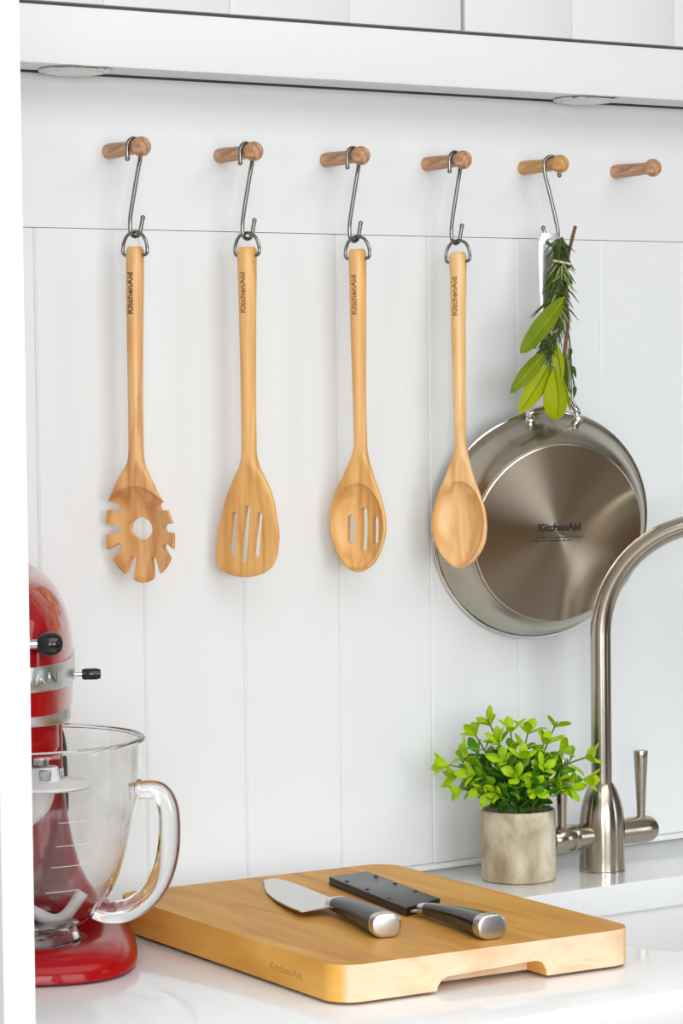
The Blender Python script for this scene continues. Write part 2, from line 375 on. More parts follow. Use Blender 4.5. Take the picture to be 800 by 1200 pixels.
def downlight(x, label):
    t = thing('downlight', label, 'light', (x, -0.0335, SOF), 0, 'round lights under the cabinet')
    bm = lathe(NB(), [(0.0235, -0.0003), (0.0325, -0.0003), (0.0335, -0.001), (0.0328, -0.0024), (0.0285, -0.0036), (0.0268, -0.0034), (0.0258, -0.002)], 48, caps=False)
    bmesh.ops.holes_fill(bm, edges=bm.edges); obj('bezel', bm, M['chrome'], t)
    obj('lens', lathe(NB(), [(0, -0.0015), (0.0257, -0.0015), (0.0257, -0.0036), (0.02, -0.0046), (0, -0.0052)], 48), M['frosted'], t)
downlight(-0.304, 'round flat metal light under the cabinet, above the pasta fork')
downlight(0.285, 'round flat metal light under the cabinet, above the frying pan')

# ------------------------------------------------------------------ pegs and hooks
PX = [-0.2520 + 0.12043 * k for k in range(6)]; PZ = 1.6067
peg_text = ['brown turned wooden peg with round end holding the pasta fork hook', 'brown turned wooden peg holding the hook of the slotted turner',
            'brown turned wooden peg holding the hook of the slotted spoon', 'brown turned wooden peg holding the hook of the plain spoon',
            'paler golden wooden peg holding the hook of the frying pan', 'bare brown wooden peg with nothing hanging on it, at right end of the row']
def make_peg(m):
    t = thing('wall_peg', '', 'peg', (0, 0, PZ), 0, 'row of wooden pegs on the rail')
    X90 = Matrix.Rotation(PI / 2, 4, 'X')
    obj('shaft', lathe(NB(), [(0, 0.0), (0.0069, 0.0), (0.0072, 0.002), (0.0071, 0.015), (0.0064, 0.04), (0.0060, 0.056), (0, 0.056)], 28, X90), M[m], t)
    bm = sphere(NB(), (0, -0.0612, 0), 0.0092, 28, (1, 0.94, 1)); obj('ball_end', bm, M[m], t)
    return t
p0, p4 = make_peg('oak_peg'), make_peg('oak_peg_light')
for k in range(6):
    t = p0 if k == 0 else p4 if k == 4 else copy_tree(p0)
    t.location = (PX[k], 0, PZ); t['label'] = peg_text[k]; t.rotation_euler = (0, 0, 0)
def make_hook(mir):
    t = thing('hanging_hook', '', 'hook', (0, 0, 0), 0, 'steel hooks on the pegs')
    s = mir; c = 0.0807; path = [(-8.6, 70.5)]
    for a in range(185, -16, -20): path.append((8.6 * math.cos(math.radians(a)), c * 1000 + 8.6 * math.sin(math.radians(a))))
    path += [(7.6, 71), (4.5, 60), (-2.5, 33), (-6.1, 17), (-6.6, 9.5)]
    for a in range(200, 341, 20): path.append((6.5 * math.cos(math.radians(a)), 6.5 + 6.5 * math.sin(math.radians(a))))
    path += [(8.0, 10.5), (9.9, 17.6)]
    pts = smooth_path([(s * x / 1000, 0, z / 1000) for x, z in path], 4)
    obj('wire', tube(NB(), pts, 0.00195, 10), M['wire_steel'], t)
    for q_ in (pts[0], pts[-1]): obj('ball_tip', sphere(NB(), q_, 0.0024, 14), M['wire_steel'], t)
    return t
hook_text = ['steel S hook carrying the wooden pasta fork', 'steel S hook carrying the slotted wooden turner', 'steel S hook carrying the slotted wooden spoon',
             'steel S hook carrying the plain wooden spoon', 'steel S hook carrying the frying pan behind the herbs, turned the other way']
h0 = make_hook(1)
for k in range(4):
    t = h0 if k == 0 else copy_tree(h0); t.location = (PX[k], -0.048, 1.5258); t.rotation_euler = (0, 0, math.radians(15)); t['label'] = hook_text[k]
t = make_hook(-1); t.location = (PX[4] - 0.0005, -0.048, 1.5258); t.rotation_euler = (0, 0, math.radians(-12)); t['label'] = hook_text[4]

# ------------------------------------------------------------------ wooden utensils
def utensil(name, label, cat, loc, rows, m, zneck, Tf, Tb, bowl=None, step=1.6, tilt=0.0):
    """rows: (z, left, right) in mm, z downwards negative; handle is round, head flat or hollow"""
    t = thing(name, label, cat, loc, math.radians(-62), 'wooden utensils hanging from the pegs')
    zs = [-r[0] for r in rows]; cx_ = [(r[1] + r[2]) / 2 for r in rows]; wd = [(r[2] - r[1]) / 2 for r in rows]; zs[-1] += 0.5; w2 = [v * v for v in wd[:-1]] + [0.0]
    z0, z1 = zs[0], zs[-1]; N = 72
    zz = list(np.arange(z0, zneck - 4, 4)) + list(np.arange(zneck - 4, z1 - 10, step)) + [z1 - 10 + 10 * math.sin(PI / 2 * i / 14) for i in range(15)]
    R = []
    for z in zz:
        h = float(np.clip((z - zneck + 12) / 30, 0, 1)); h = h * h * (3 - 2 * h)
        c = float(interp(zs, cx_, z)); W = math.sqrt(max(0.16, float(interp(zs, w2, z))))
        W *= 0.89 + 0.11 * h
        endr = min(1, max(0.05, (z1 - z) / 6)) ** 0.5 if z > z1 - 6 else 1
        top = min(1, 0.78 + (z - z0) / 6)
        rr = min(W, 9.0)
        tf = rr * (1 - h) + Tf(z) * h * endr; tb = rr * (1 - h) + Tb(z) * h * endr; pf = 1 + (0.35 - 1) * h; pb = 1 + (0.62 - 1) * h
        ring = []
        for i in range(N):
            a = 2 * PI * i / N; cc, ss = math.cos(a), math.sin(a); x = W * cc * (top if z < z0 + 3 else 1)
            y = -tf * abs(ss) ** pf if ss > 0 else tb * abs(ss) ** pb
            if z < z0 + 3: y *= top
            if bowl and h > 0:
                bx, bz, ax, az, D, pw, DB, pk = bowl; e = ((c + x - bx) / ax) ** 2 + ((z - bz) / az) ** 2
                if e < 1: y += (D if ss > 0 else DB) * (1 - e) ** (pw if ss > 0 else pk)
            ring.append(((c + x) / 1000, y / 1000, -z / 1000))
        R.append(ring)
    head = obj('body', rings(NB(), R), M[m], t, angle=50)
    # steel hanging ring through the handle
    hw = 0.0093
    rp = [(-0.0075, -0.0175), (-0.0118, -0.0165), (-0.0132, -0.0125), (-0.0118, -0.005), (-0.0075, 0.0015), (0, 0.0040), (0.0075, 0.0015), (0.0118, -0.005), (0.0132, -0.0125), (0.0118, -0.0165), (0.0075, -0.0175)]
    obj('hanging_ring', tube(NB(), smooth_path([(x + cx_[0] / 1000, 0, z) for x, z in rp], 5), 0.0016, 10), M['wire_steel'], t)
    # branded word running up the handle
    me = text_verts('KitchenAid', 0.0078, 0.0005, 0.00013, 1.1)
    zc = -0.052
    def wrap(v):
        z = zc + v.x; xx = -v.y; Wl = 0.89 * float(interp(zs, wd, -z * 1000)) / 1000; c = float(interp(zs, cx_, -z * 1000)) / 1000
        Tl = min(Wl, 0.009); return (c + xx, -Tl * math.sqrt(max(0.0, 1 - (xx / Wl) ** 2)) - v.z * 0.8 - 0.0002, z)
    lettering('lettering', me, M['burnt_ink' if name == 'pasta_fork' else 'faint_ink'], t, wrap)
    return t, head
rows = [(-9.3,-8.9,9.7),(-45.1,-9.4,8.9),(-80.9,-9.4,7.8),(-150.4,-9.4,6.2),(-189.5,-9.5,5.9),(-205.1,-10.3,7.1),(-218.8,-18.6,12.8),(-228.6,-24.4,18.2),(-240.4,-30.7,24.8),(-252.1,-35.6,29.7),(-267.8,-38.7,34.5),(-283.5,-38.5,34.7),(-295.3,-33.6,30.3),(-305.5,-25.3,22.8),(-313.4,-14.3,11.7),(-317.3,-5.1,4.2)]
t, h = utensil('pasta_fork', 'wooden pasta fork with toothed edge and round hole, leftmost hanging utensil', 'pasta fork', (-0.2529, -0.048, 1.526), rows, 'beech_warm', 205,
               lambda z: 5.0, lambda z: 2.6, (-2.0, 277, 42, 48, 15, 0.55, 15, 0.55))
def cyl_cut(x, z, r, n=24): return lathe(NB(), [(r, -0.08), (r, 0.08)], n, Matrix.Translation((x, 0, z)) @ Matrix.Rotation(PI / 2, 4, 'X'))
hole = cyl_cut(0.0, 0.0, 0.0106, 32)
for v in hole.verts: v.co = Vector((v.co.x * 1.2 - 0.0038 - 0.25 * v.co.y * 0, v.co.y, v.co.z - 0.2678))
cuts = [hole]
for (x, z, ox, oz) in [(-22.9,-248.5,-44,-243),(-25.3,-268.7,-48,-268.7),(-23.0,-285.0,-44,-300),(-9.0,-297.0,-17,-326),(13.2,-297.0,20,-326),(27.0,-284.5,46,-300),(28.3,-267.0,52,-267),(24.5,-247.5,48,-241)]:
    x -= 3.2
    dx, dz = ox - x, oz - z; L = math.hypot(dx, dz); a = math.atan2(dz, dx); pts = []
    for i in range(9):
        th = PI / 2 + PI * i / 8; pts.append((3.7 * math.cos(th), 3.7 * math.sin(th)))
    pts += [(L, -6.5), (L, 6.5)]
    P2 = [((x + u * math.cos(a) - v * math.sin(a)) / 1000, (z + u * math.sin(a) + v * math.cos(a)) / 1000) for u, v in pts]
    bm = prism(NB(), P2, -0.08, 0.08)
    for v in bm.verts: v.co = Vector((v.co.x, -v.co.z, v.co.y))
    cuts.append(bm)
boolean(h, cuts)
rows = [(-9.1,-8.4,12.7),(-45.5,-7.6,11.8),(-82.2,-7.1,10.9),(-153.9,-6.4,9.8),(-201.4,-6.5,9.8),(-213.5,-8.5,12.4),(-223.5,-12.9,17.6),(-245.6,-23.6,27.5),(-267.7,-30.4,31.6),(-278.5,-33.1,33.3),(-294.2,-35.4,31.8),(-305.1,-34.8,27.9),(-312.0,-31.1,21.4),(-316.5,-22.2,12.2),(-318.7,-10.6,-0.3)]
t, h = utensil('slotted_turner', 'wooden turner with flat slanted head and three slots, second utensil from left', 'turner', (-0.1344, -0.048, 1.5274), rows, 'beech_golden', 212,
               lambda z: max(2.2, 6 - (z - 212) * 0.045), lambda z: max(2.0, 6 - (z - 212) * 0.05))
def slot(x0, z0, x1, z1, wd):
    a = math.atan2(z1 - z0, x1 - x0); L = math.hypot(x1 - x0, z1 - z0); pts = rrect(L + wd, wd, wd * 0.49, 5, L / 2, 0)
    bm = prism(NB(), [((x0 + u * math.cos(a) - v * math.sin(a)) / 1000, (z0 + u * math.sin(a) + v * math.cos(a)) / 1000) for u, v in pts], -0.06, 0.06)
    for v in bm.verts: v.co = Vector((v.co.x, -v.co.z, v.co.y))
    return bm
boolean(h, [slot(-13.4,-260.5,-17.0,-296.3,6.4), slot(0.8,-254.6,-5.0,-303.0,6.8), slot(14.0,-260.5,9.4,-296.7,6.4)])
rows = [(-8.2,-8.8,10.6),(-43.4,-8.2,10.1),(-81.1,-7.6,9.6),(-154.1,-5.9,8.7),(-195.2,-5.3,9.2),(-207.5,-8.2,10.4),(-224.0,-15.5,15.3),(-244.6,-27.0,22.9),(-265.2,-32.0,28.2),(-275.1,-32.4,29.0),(-295.7,-27.2,24.1),(-306.5,-22.0,18.4),(-318.6,-4.5,0.2)]
t, h = utensil('slotted_spoon', 'wooden spoon with three slots in its bowl, third utensil from left', 'spoon', (-0.0084, -0.048, 1.5264), rows, 'beech_golden', 206,
               lambda z: 4.0, lambda z: 4.0, (-1.0, 274, 27.5, 40.5, 11.5, 0.52, 10.5, 0.62))
boolean(h, [slot(-12.6,-268,-12.9,-288,7.6), slot(1.4,-260.5,0.9,-296.1,7.2), slot(14.6,-268.6,14.3,-288.5,6.8)])
rows = [(-8.0,-9.9,10.2),(-40.6,-9.0,9.1),(-79.2,-8.6,7.8),(-154.0,-7.3,7.0),(-196.1,-6.5,6.6),(-206.2,-7.6,8.1),(-225.6,-15.1,13.0),(-246.7,-25.5,20.7),(-267.8,-31.4,27.0),(-278.0,-32.2,27.8),(-289.0,-30.0,26.8),(-299.1,-25.3,23.4),(-310.1,-17.0,15.4),(-318.3,-4.3,0.4)]
sp, h = utensil('wooden_spoon', 'plain pale wooden spoon with smooth oval bowl, hanging over the pan edge', 'spoon', (0.1116, -0.048, 1.5248), rows, 'beech', 206,
        lambda z: 4.0, lambda z: 4.0, (-2.0, 275, 27.0, 41.0, 13.5, 0.52, 12.5, 0.62))

# its bowl leans out against the pan
sp.rotation_euler = (Matrix.Rotation(math.radians(-5.5), 4, Vector((cam_r.x, cam_r.y, 0)).normalized()) @ Matrix.Rotation(math.radians(-62), 4, 'Z')).to_euler()

# ------------------------------------------------------------------ frying pan
ang = math.radians(22.5)
pn = (cam_r * 0.86 - cam_u * 0.51) * math.sin(ang) - fw * math.cos(ang); pn.normalize()
pr = Vector((0, 0, 1)).cross(pn).normalized(); pu = pn.cross(pr)
pan = thing('frying_pan', 'steel frying pan hanging bottom outwards behind the spoon and herbs', 'pan')
pan.matrix_world = Matrix(((pr.x, pu.x, pn.x, 0.2212), (pr.y, pu.y, pn.y, -0.0355), (pr.z, pu.z, pn.z, 1.2445), (0, 0, 0, 1)))
RP = 0.118
outer = [(0.0925, 0.0412), (0.0965, 0.0375), (0.1005, 0.0315), (0.1050, 0.0225), (0.1092, 0.0125), (0.1127, 0.0065), (0.1155, 0.0035)]
inner = [(0.1145, 0.0015), (0.1115, 0.0040), (0.1065, 0.011), (0.1005, 0.021), (0.094, 0.032), (0.086, 0.0385), (0, 0.039)]
obj('body', lathe(NB(), [(0, 0.0425), (0.0915, 0.0424)] + outer + [(0.1162, 0.0028)] + inner, 128), M['pan_steel'], pan)
obj('rim', lathe(NB(), [(0.1155, 0.0042), (0.1172, 0.0034), (0.118, 0.002), (0.1175, 0.0006), (0.116, 0.0), (0.1145, 0.0006), (0.1147, 0.002), (0.1155, 0.0042)], 128, caps=False), M['polished_steel'], pan)
obj('base_disc', lathe(NB(), [(0, 0.0424), (0.0898, 0.0424), (0.0904, 0.0432), (0.0905, 0.0449), (0.0901, 0.0456), (0.0893, 0.0459), (0.0885, 0.04585), (0.0872, 0.0458), (0.04, 0.04575), (0, 0.0457)], 160), M['pan_base'], pan)
PI_ = pan.matrix_world.inverted()
def wl(*p_): return PI_ @ Vector(p_)
hp = smooth_path([wl(0.2255, -0.0480, 1.5385), wl(0.2253, -0.0500, 1.50), wl(0.2247, -0.0560, 1.44), wl(0.2247, -0.0640, 1.395), wl(0.2225, -0.0690, 1.372)], 8)
bm = NB(); rs = []
for i, c in enumerate(hp):
    f_ = i / (len(hp) - 1); hw = 0.0118 + 0.002 * math.sin(PI * f_); hw *= min(1, 0.8 + i * 0.1); th = 0.0026
    ring = []
    for j in range(20):
        a = 2 * PI * j / 20; ring.append(c + Vector((hw * math.copysign(abs(math.cos(a)) ** 0.6, math.cos(a)), 0, th * math.copysign(abs(math.sin(a)) ** 0.8, math.sin(a)))))
    rs.append(ring)
rings(bm, rs); han = obj('handle', bm, M['satin_steel'], pan)
hc = lathe(NB(), [(0.0055, -0.05), (0.0055, 0.05)], 20, Matrix.Translation(hp[3]))
boolean(han, [hc])
for sx in (-1, 1):
    arm = smooth_path([hp[-1] + Vector((sx * 0.006, 0.004, 0)), hp[-1] + Vector((sx * 0.014, -0.008, 0.001)), Vector((sx * 0.0255 + 0.002, 0.117, 0.0135)), Vector((sx * 0.0262 + 0.003, 0.1105, 0.0105))], 6)
    obj('handle_arm', tube(NB(), arm, 0.0034, 12), M['polished_steel'], pan)
    rv = NB(); sphere(rv, (0, 0, 0), 0.0050, 20, (1, 1, 0.62))
    lathe(rv, [(0.0050, -0.0060), (0.0052, -0.003), (0.0044, -0.0015), (0.0044, 0.0005)], 20)
    r_ = obj('rivet', rv, M['polished_steel'], pan, (sx * 0.0262 + 0.003, 0.1110, 0.0135))
    r_.rotation_euler = Vector((sx * 0.15, 0.72, 0.68)).to_track_quat('Z', 'Y').to_euler()
def flat(dx, dy, z=0.04585):
    return lambda v: (dx + v.x, dy + v.y, z + v.z)
lettering('lettering', text_verts('KitchenAid', 0.0104, 0.00025, 0.0005, 0.99), M['ink'], pan, flat(0.0005, 0.0062))
lettering('lettering', text_verts('STAINLESS STEEL', 0.0042, 0.00012, 0.0, 1.05), M['grey_ink'], pan, flat(0.0005, -0.0004))
for yy, x0, x1 in ((-0.0040, -0.024, 0.028), (-0.0072, -0.026, 0.016)):
    bm = NB()
    xx = x0
    while xx < x1:
        L = random.uniform(0.003, 0.007); box(bm, (xx, yy - 0.0005, 0.0457), (min(xx + L, x1), yy + 0.0005, 0.04598)); xx += L + 0.0016
    o_ = obj('fine_print', bm, M['ink'], pan); o_['kind'] = 'stuff'

# ------------------------------------------------------------------ herb bunch
hb = thing('herb_bunch', 'bunch of green rosemary and sage tied with string over the pan handle', 'herbs', (0.2170, -0.0735, 1.5266))
def leaf_mesh(L, W, cup=0.15, bend=0.1, nl=9, nw=5, wave=0.0, tipw=0.5, ex=0.8):
    """leaf along +X, face toward -Y, thickness small"""
    bm = NB(); F = []; B_ = []
    for i in range(nl + 1):
        t = i / nl; half = W / 2 * (math.sin(PI * t ** tipw)) ** ex if 0 < t < 1 else W * 0.02
        a, b_ = [], []
        for j in range(nw + 1):
            s = -1 + 2 * j / nw; y = -bend * L * math.sin(PI * t / 1.6) + cup * abs(s) * half - cup * half + wave * L * math.sin(t * 9 + s * 2)
            a.append(bm.verts.new((t * L, y, s * half))); b_.append(bm.verts.new((t * L, y + 0.0006, s * half)))
        F.append(a); B_.append(b_)
    for i in range(nl):
        for j in range(nw):
            bm.faces.new((F[i][j], F[i + 1][j], F[i + 1][j + 1], F[i][j + 1])); bm.faces.new((B_[i][j], B_[i][j + 1], B_[i + 1][j + 1], B_[i + 1][j]))
    loop = [(F[i][0], B_[i][0]) for i in range(nl + 1)] + [(F[nl][j], B_[nl][j]) for j in range(1, nw + 1)] + [(F[i][nw], B_[i][nw]) for i in range(nl - 1, -1, -1)] + [(F[0][j], B_[0][j]) for j in range(nw - 1, 0, -1)]
    for i in range(len(loop)):
        a, b_ = loop[i], loop[(i + 1) % len(loop)]; bm.faces.new((a[0], a[1], b_[1], b_[0]))
    return bm
def herb_leaf(p0_, p1_, W, m, y=0.0, roll=0.0, tipw=0.8, wave=0.004, ex=0.62):
    a, b_ = Vector((p0_[0], 0, p0_[1])) / 1000, Vector((p1_[0], 0, p1_[1])) / 1000; d = b_ - a
    o = obj('sage_leaf', leaf_mesh(d.length, W / 1000, 0.25, 0.06, 18, 8, wave, tipw, ex), M[m], hb)
    o.location = a + Vector((0.667 * y, y, 0)); o.rotation_euler = (Matrix.Rotation(-math.atan2(d.z, d.x), 4, 'Y') @ Matrix.Rotation(roll, 4, 'X')).to_euler()
    # midrib
    obj('midrib', tube(NB(), [(t * d.length, -0.06 * d.length * math.sin(PI * t / 1.6) - 0.25 * W / 2000 * max(0, math.sin(PI * t ** tipw)) ** ex + wave * d.length * math.sin(t * 9) - 0.0002, 0) for t in [i / 10 for i in range(10)]], [0.0009 - 0.00006 * i for i in range(10)], 6), M['sage_light' if m != 'sage_light' else 'sage'], o)
herb_leaf((5.9,-54.0), (-52,-110), 19.5, 'sage', -0.012, 0.2, 1.05, 0.004, 0.5)
herb_leaf((-17,-107), (-63,-150), 15, 'sage', -0.004, 0.5, 0.9)
herb_leaf((-14,-122), (-54.1,-169.3), 21, 'sage_light', -0.006, 0.25, 0.85)
herb_leaf((-8,-124), (-9.5,-176.0), 33, 'sage_light', -0.012, -0.1, 1.6, 0.004, 0.52)
herb_leaf((7,-104), (7.6,-150), 13, 'sage_dark', 0.002, -0.4, 1.0)
herb_leaf((0.8,-130), (10.9,-167.6), 9, 'sage', -0.004, -0.6, 0.9)
herb_leaf((-6,-100), (1,-138), 13, 'sage_light', -0.004, 0.2, 0.8)
def sprig(pts, m, dens, nl=13, wd=0.0006, seed=1, t0=0.0):
    rng = random.Random(seed); P = smooth_path([(x / 1000, rng.uniform(-0.006, 0.003), z / 1000) for x, z in pts], 10)
    s_ = obj('rosemary_stem', tube(NB(), P, 0.0011, 6), M['twig'], hb); bm = NB()
    for i in range(dens):
        f_ = t0 + (1 - t0) * rng.random(); k = int(f_ * (len(P) - 2)); c = P[k]; d = (P[k + 1] - P[k]).normalized(); az = rng.uniform(0, 2 * PI)
        side = Vector((math.cos(az), math.sin(az) * 0.8, 0)); dr = (side * rng.uniform(0.35, 1.0) + d * rng.uniform(0.5, 1.1)).normalized(); L = rng.uniform(0.6, 1.15) * (1.45 if rng.random() < 0.12 else 1) * nl / 1000
        bnd = Vector((0, 0, -0.15 * L)); tube(bm, [c, c + dr * L * 0.5 + bnd * 0.1, c + dr * L + bnd], [wd * 0.7, wd, wd * 0.25], 4, upv=None)
    o = obj('needles', bm, M[m], s_); o['kind'] = 'stuff'
sprig([(1.0,5.8),(-0.5,-21.8),(-6.6,-47.6),(-18.5,-80.7),(-22.3,-110.1)], 'needle', 150, 18, 0.00095, 1)
sprig([(8.0,2.3),(3.0,-25.4),(-0.8,-53.1),(-2.2,-80.7),(-11.9,-110)], 'needle', 140, 18, 0.0009, 2)
sprig([(-3.7,3.9),(0.9,-7.1),(6.8,-30.9),(5.5,-47.5),(4.1,-65.9)], 'needle', 90, 19, 0.0009, 3)
sprig([(2,-15),(0,-30),(-3,-50),(-6,-62)], 'needle_pale', 60, 20, 0.0010, 4)
sprig([(-6,-90),(-11,-108),(-14,-122),(-15,-132)], 'needle_pale', 55, 15, 0.0009, 5)
obj('twig', tube(NB(), smooth_path([(x / 1000, -0.004, z / 1000) for x, z in [(18.7,17.2),(13.8,2.4),(8.3,-18.0),(6.5,-53.0),(8.3,-80.7),(4.6,-102.8),(0.0,-132.3)]], 6), 0.0018, 8), M['twig'], hb)
tp_ = smooth_path([(x / 1000, -0.001, z / 1000) for x, z in [(8.3,-77.0),(12.8,-99.1),(14.9,-126.9),(19.4,-147.3)]], 6)
obj('thin_stem', tube(NB(), tp_, 0.0009, 6), M['needle'], hb)
for (x, z, r) in ((13.5,-104,0.3), (15,-122,-0.3), (18.2,-142,0.2)):
    o = obj('small_leaf', leaf_mesh(0.013, 0.005, 0.3, 0.1, 6, 4), M['sage_dark'], hb, (x / 1000, -0.002, z / 1000)); o.rotation_euler = (0, PI / 2 + r, 0)
loop = [((3.0 + 9.5 * math.cos(a)) / 1000, 0.010 * math.sin(a) - 0.002, (-20.5 - 3 * math.cos(a) - 0.6 * math.sin(2 * a)) / 1000) for a in [2 * PI * i / 20 for i in range(20)]]
obj('string', tube(NB(), loop, 0.0012, 6, closed=True), M['string'], hb)

# ------------------------------------------------------------------ faucet
fa = thing('faucet', 'brushed nickel kitchen faucet with curved spout and two levers behind the sink', 'faucet', (0.2372, -0.1108, ZC))
obj('body', lathe(NB(), [(0.0235, 0), (0.0235, 0.0015), (0.0229, 0.002), (0.0229, 0.040), (0.0226, 0.050), (0.0214, 0.060), (0.0192, 0.070), (0.0158, 0.080), (0.0124, 0.087), (0.0110, 0.0885)], 64), M['nickel'], fa)
hd = Vector((0.72, -0.69, 0)).normalized(); ZS, RS = 0.236, 0.112
path = [Vector((0, 0, 0.086)), Vector((0, 0, 0.12)), Vector((0, 0, 0.16)), Vector((0, 0, 0.20))]
for i in range(33):
    a = PI * i / 32; path.append(hd * (RS * (1 - math.cos(a))) + Vector((0, 0, ZS + RS * math.sin(a))))
path += [hd * (2 * RS) + Vector((0, 0, ZS - 0.02)), hd * (2 * RS) + Vector((0, 0, ZS - 0.04))]
obj('spout', tube(NB(), path, 0.0103, 32), M['nickel_plain'], fa)
for s, nm in ((1, 'r'), (-1, 'l')):
    Y90 = Matrix.Rotation(s * PI / 2, 4, 'Y'); zc = 0.0365
    pf_ = [(0.0125, 0.006), (0.0128, 0.022), (0.0134, 0.034), (0.0136, 0.0395)] + ([(0.0132, 0.0402), (0.0132, 0.0408), (0.0136, 0.0415)] if s < 0 else []) + [(0.0137, 0.052), (0.0131, 0.0600), (0.0110, 0.0645), (0.0, 0.0655)]
    v = obj('valve', lathe(NB(), pf_, 40, Matrix.Translation((0, 0, zc)) @ Y90), M['nickel_plain'], fa)
    obj('lever', lathe(NB(), [(0.0044, 0), (0.0045, 0.012), (0.0056, 0.035), (0.0070, 0.060), (0.0074, 0.0655), (0.0070, 0.0675), (0, 0.0682)], 32), M['nickel_plain'], v, (s * 0.0505, 0, zc + 0.0125))

# ------------------------------------------------------------------ potted plant
po = thing('potted_plant', 'small bushy green plant in a beige stone pot beside the faucet', 'plant', (0.1412, -0.0992, ZC))
obj('pot', lathe(NB(), [(0, 0), (0.034, 0), (0.0362, 0.0015), (0.0368, 0.006), (0.0368, 0.064), (0.0365, 0.0685), (0.0352, 0.0698), (0.0338, 0.069), (0.0332, 0.066), (0.033, 0.056), (0, 0.056)], 72), M['pot_stone'], po)
obj('soil', lathe(NB(), [(0, 0.057), (0.0328, 0.0565), (0.0328, 0.060), (0.018, 0.0625), (0, 0.063)], 40), M['soil'], po)
rh = Vector((cam_r.x, cam_r.y, 0)).normalized(); fh = Vector((fw.x, fw.y, 0)).normalized()
stems = [(-64,35,-5),(-74,48,-12),(-52,56,5),(-43,77,10),(-29,90,0),(-8,84,-10),(12,80,8),(40,86,12),(27,70,-8),(70,55,-16),(66,33,-26),(50,24,-24),(-35,24,-26),(-15,52,-26),(4,58,-30),(24,46,-30),(12,27,-34),(-23,22,-34),(37,30,-20),(-60,22,-18),(-46,40,-20),(-2,39,-36),(-20,72,-20),(44,62,-8),(-40,55,26),(10,60,28)]
LM = {}
def plant_leaf(kind, var):
    if (kind, var) not in LM:
        L, W = ((0.0208, 0.0108), (0.0188, 0.0098), (0.0165, 0.0088))[var]
        bm = leaf_mesh(L, W, 0.35, 0.12, 6, 4, 0.0, 1.35); bmesh.ops.recalc_face_normals(bm, faces=bm.faces)
        me = bpy.data.meshes.new('leaf'); bm.to_mesh(me); bm.free(); finish(me, M[kind], 60); LM[(kind, var)] = me
    return LM[(kind, var)]
rng = random.Random(11); nleaf = 0
for si, (u, vv, dd) in enumerate(stems):
    tip = rh * (u / 1000) + fh * (dd / 1000) + Vector((0, 0, 0.068 + vv / 1000)); base = rh * (u / 1000 * 0.22 + rng.uniform(-.006, .006)) + fh * (dd / 1000 * 0.3) + Vector((0, 0, 0.060))
    mid = (base * 0.5 + tip * 0.5) + Vector((0, 0, 0.012 + 0.0001 * abs(u))); P = smooth_path([base, (base * 0.7 + mid * 0.3) + Vector((0, 0, 0.006)), mid, tip], 8)
    s_ = obj('stem', tube(NB(), P, 0.0009, 6), M['stem_green'], po); N = len(P); nodes = [0.30, 0.47, 0.63, 0.79, 0.93] if vv > 30 else [0.25, 0.48, 0.72, 0.95]
    for ni, f_ in enumerate(nodes):
        k = min(N - 2, int(f_ * (N - 1))); c = P[k]; d = (P[k + 1] - P[k]).normalized(); a0 = ni * PI / 2 + rng.uniform(-.4, .4) + si
        cnt = 4 if ni == len(nodes) - 1 else 2; x1 = d.orthogonal().normalized(); y1 = d.cross(x1)
        for q_ in range(cnt):
            if nleaf >= 298: break
            a = a0 + q_ * 2 * PI / cnt; side = x1 * math.cos(a) + y1 * math.sin(a); spread = rng.uniform(0.8, 1.25) if cnt == 2 else rng.uniform(0.6, 1.2)
            ld = (side * math.sin(spread) + d * math.cos(spread)).normalized()
            nrm = (d - ld * d.dot(ld)); nrm = nrm.normalized() if nrm.length > 1e-4 else side
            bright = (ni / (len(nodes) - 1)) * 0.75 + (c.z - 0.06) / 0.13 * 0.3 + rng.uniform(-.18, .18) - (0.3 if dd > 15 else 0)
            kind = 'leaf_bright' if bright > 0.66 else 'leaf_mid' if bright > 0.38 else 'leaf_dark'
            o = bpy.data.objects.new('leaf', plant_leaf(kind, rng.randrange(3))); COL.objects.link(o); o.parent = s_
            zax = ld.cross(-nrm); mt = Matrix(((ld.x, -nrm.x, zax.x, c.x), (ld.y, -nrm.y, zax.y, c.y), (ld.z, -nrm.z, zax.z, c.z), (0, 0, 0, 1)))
            o.matrix_local = mt; nleaf += 1

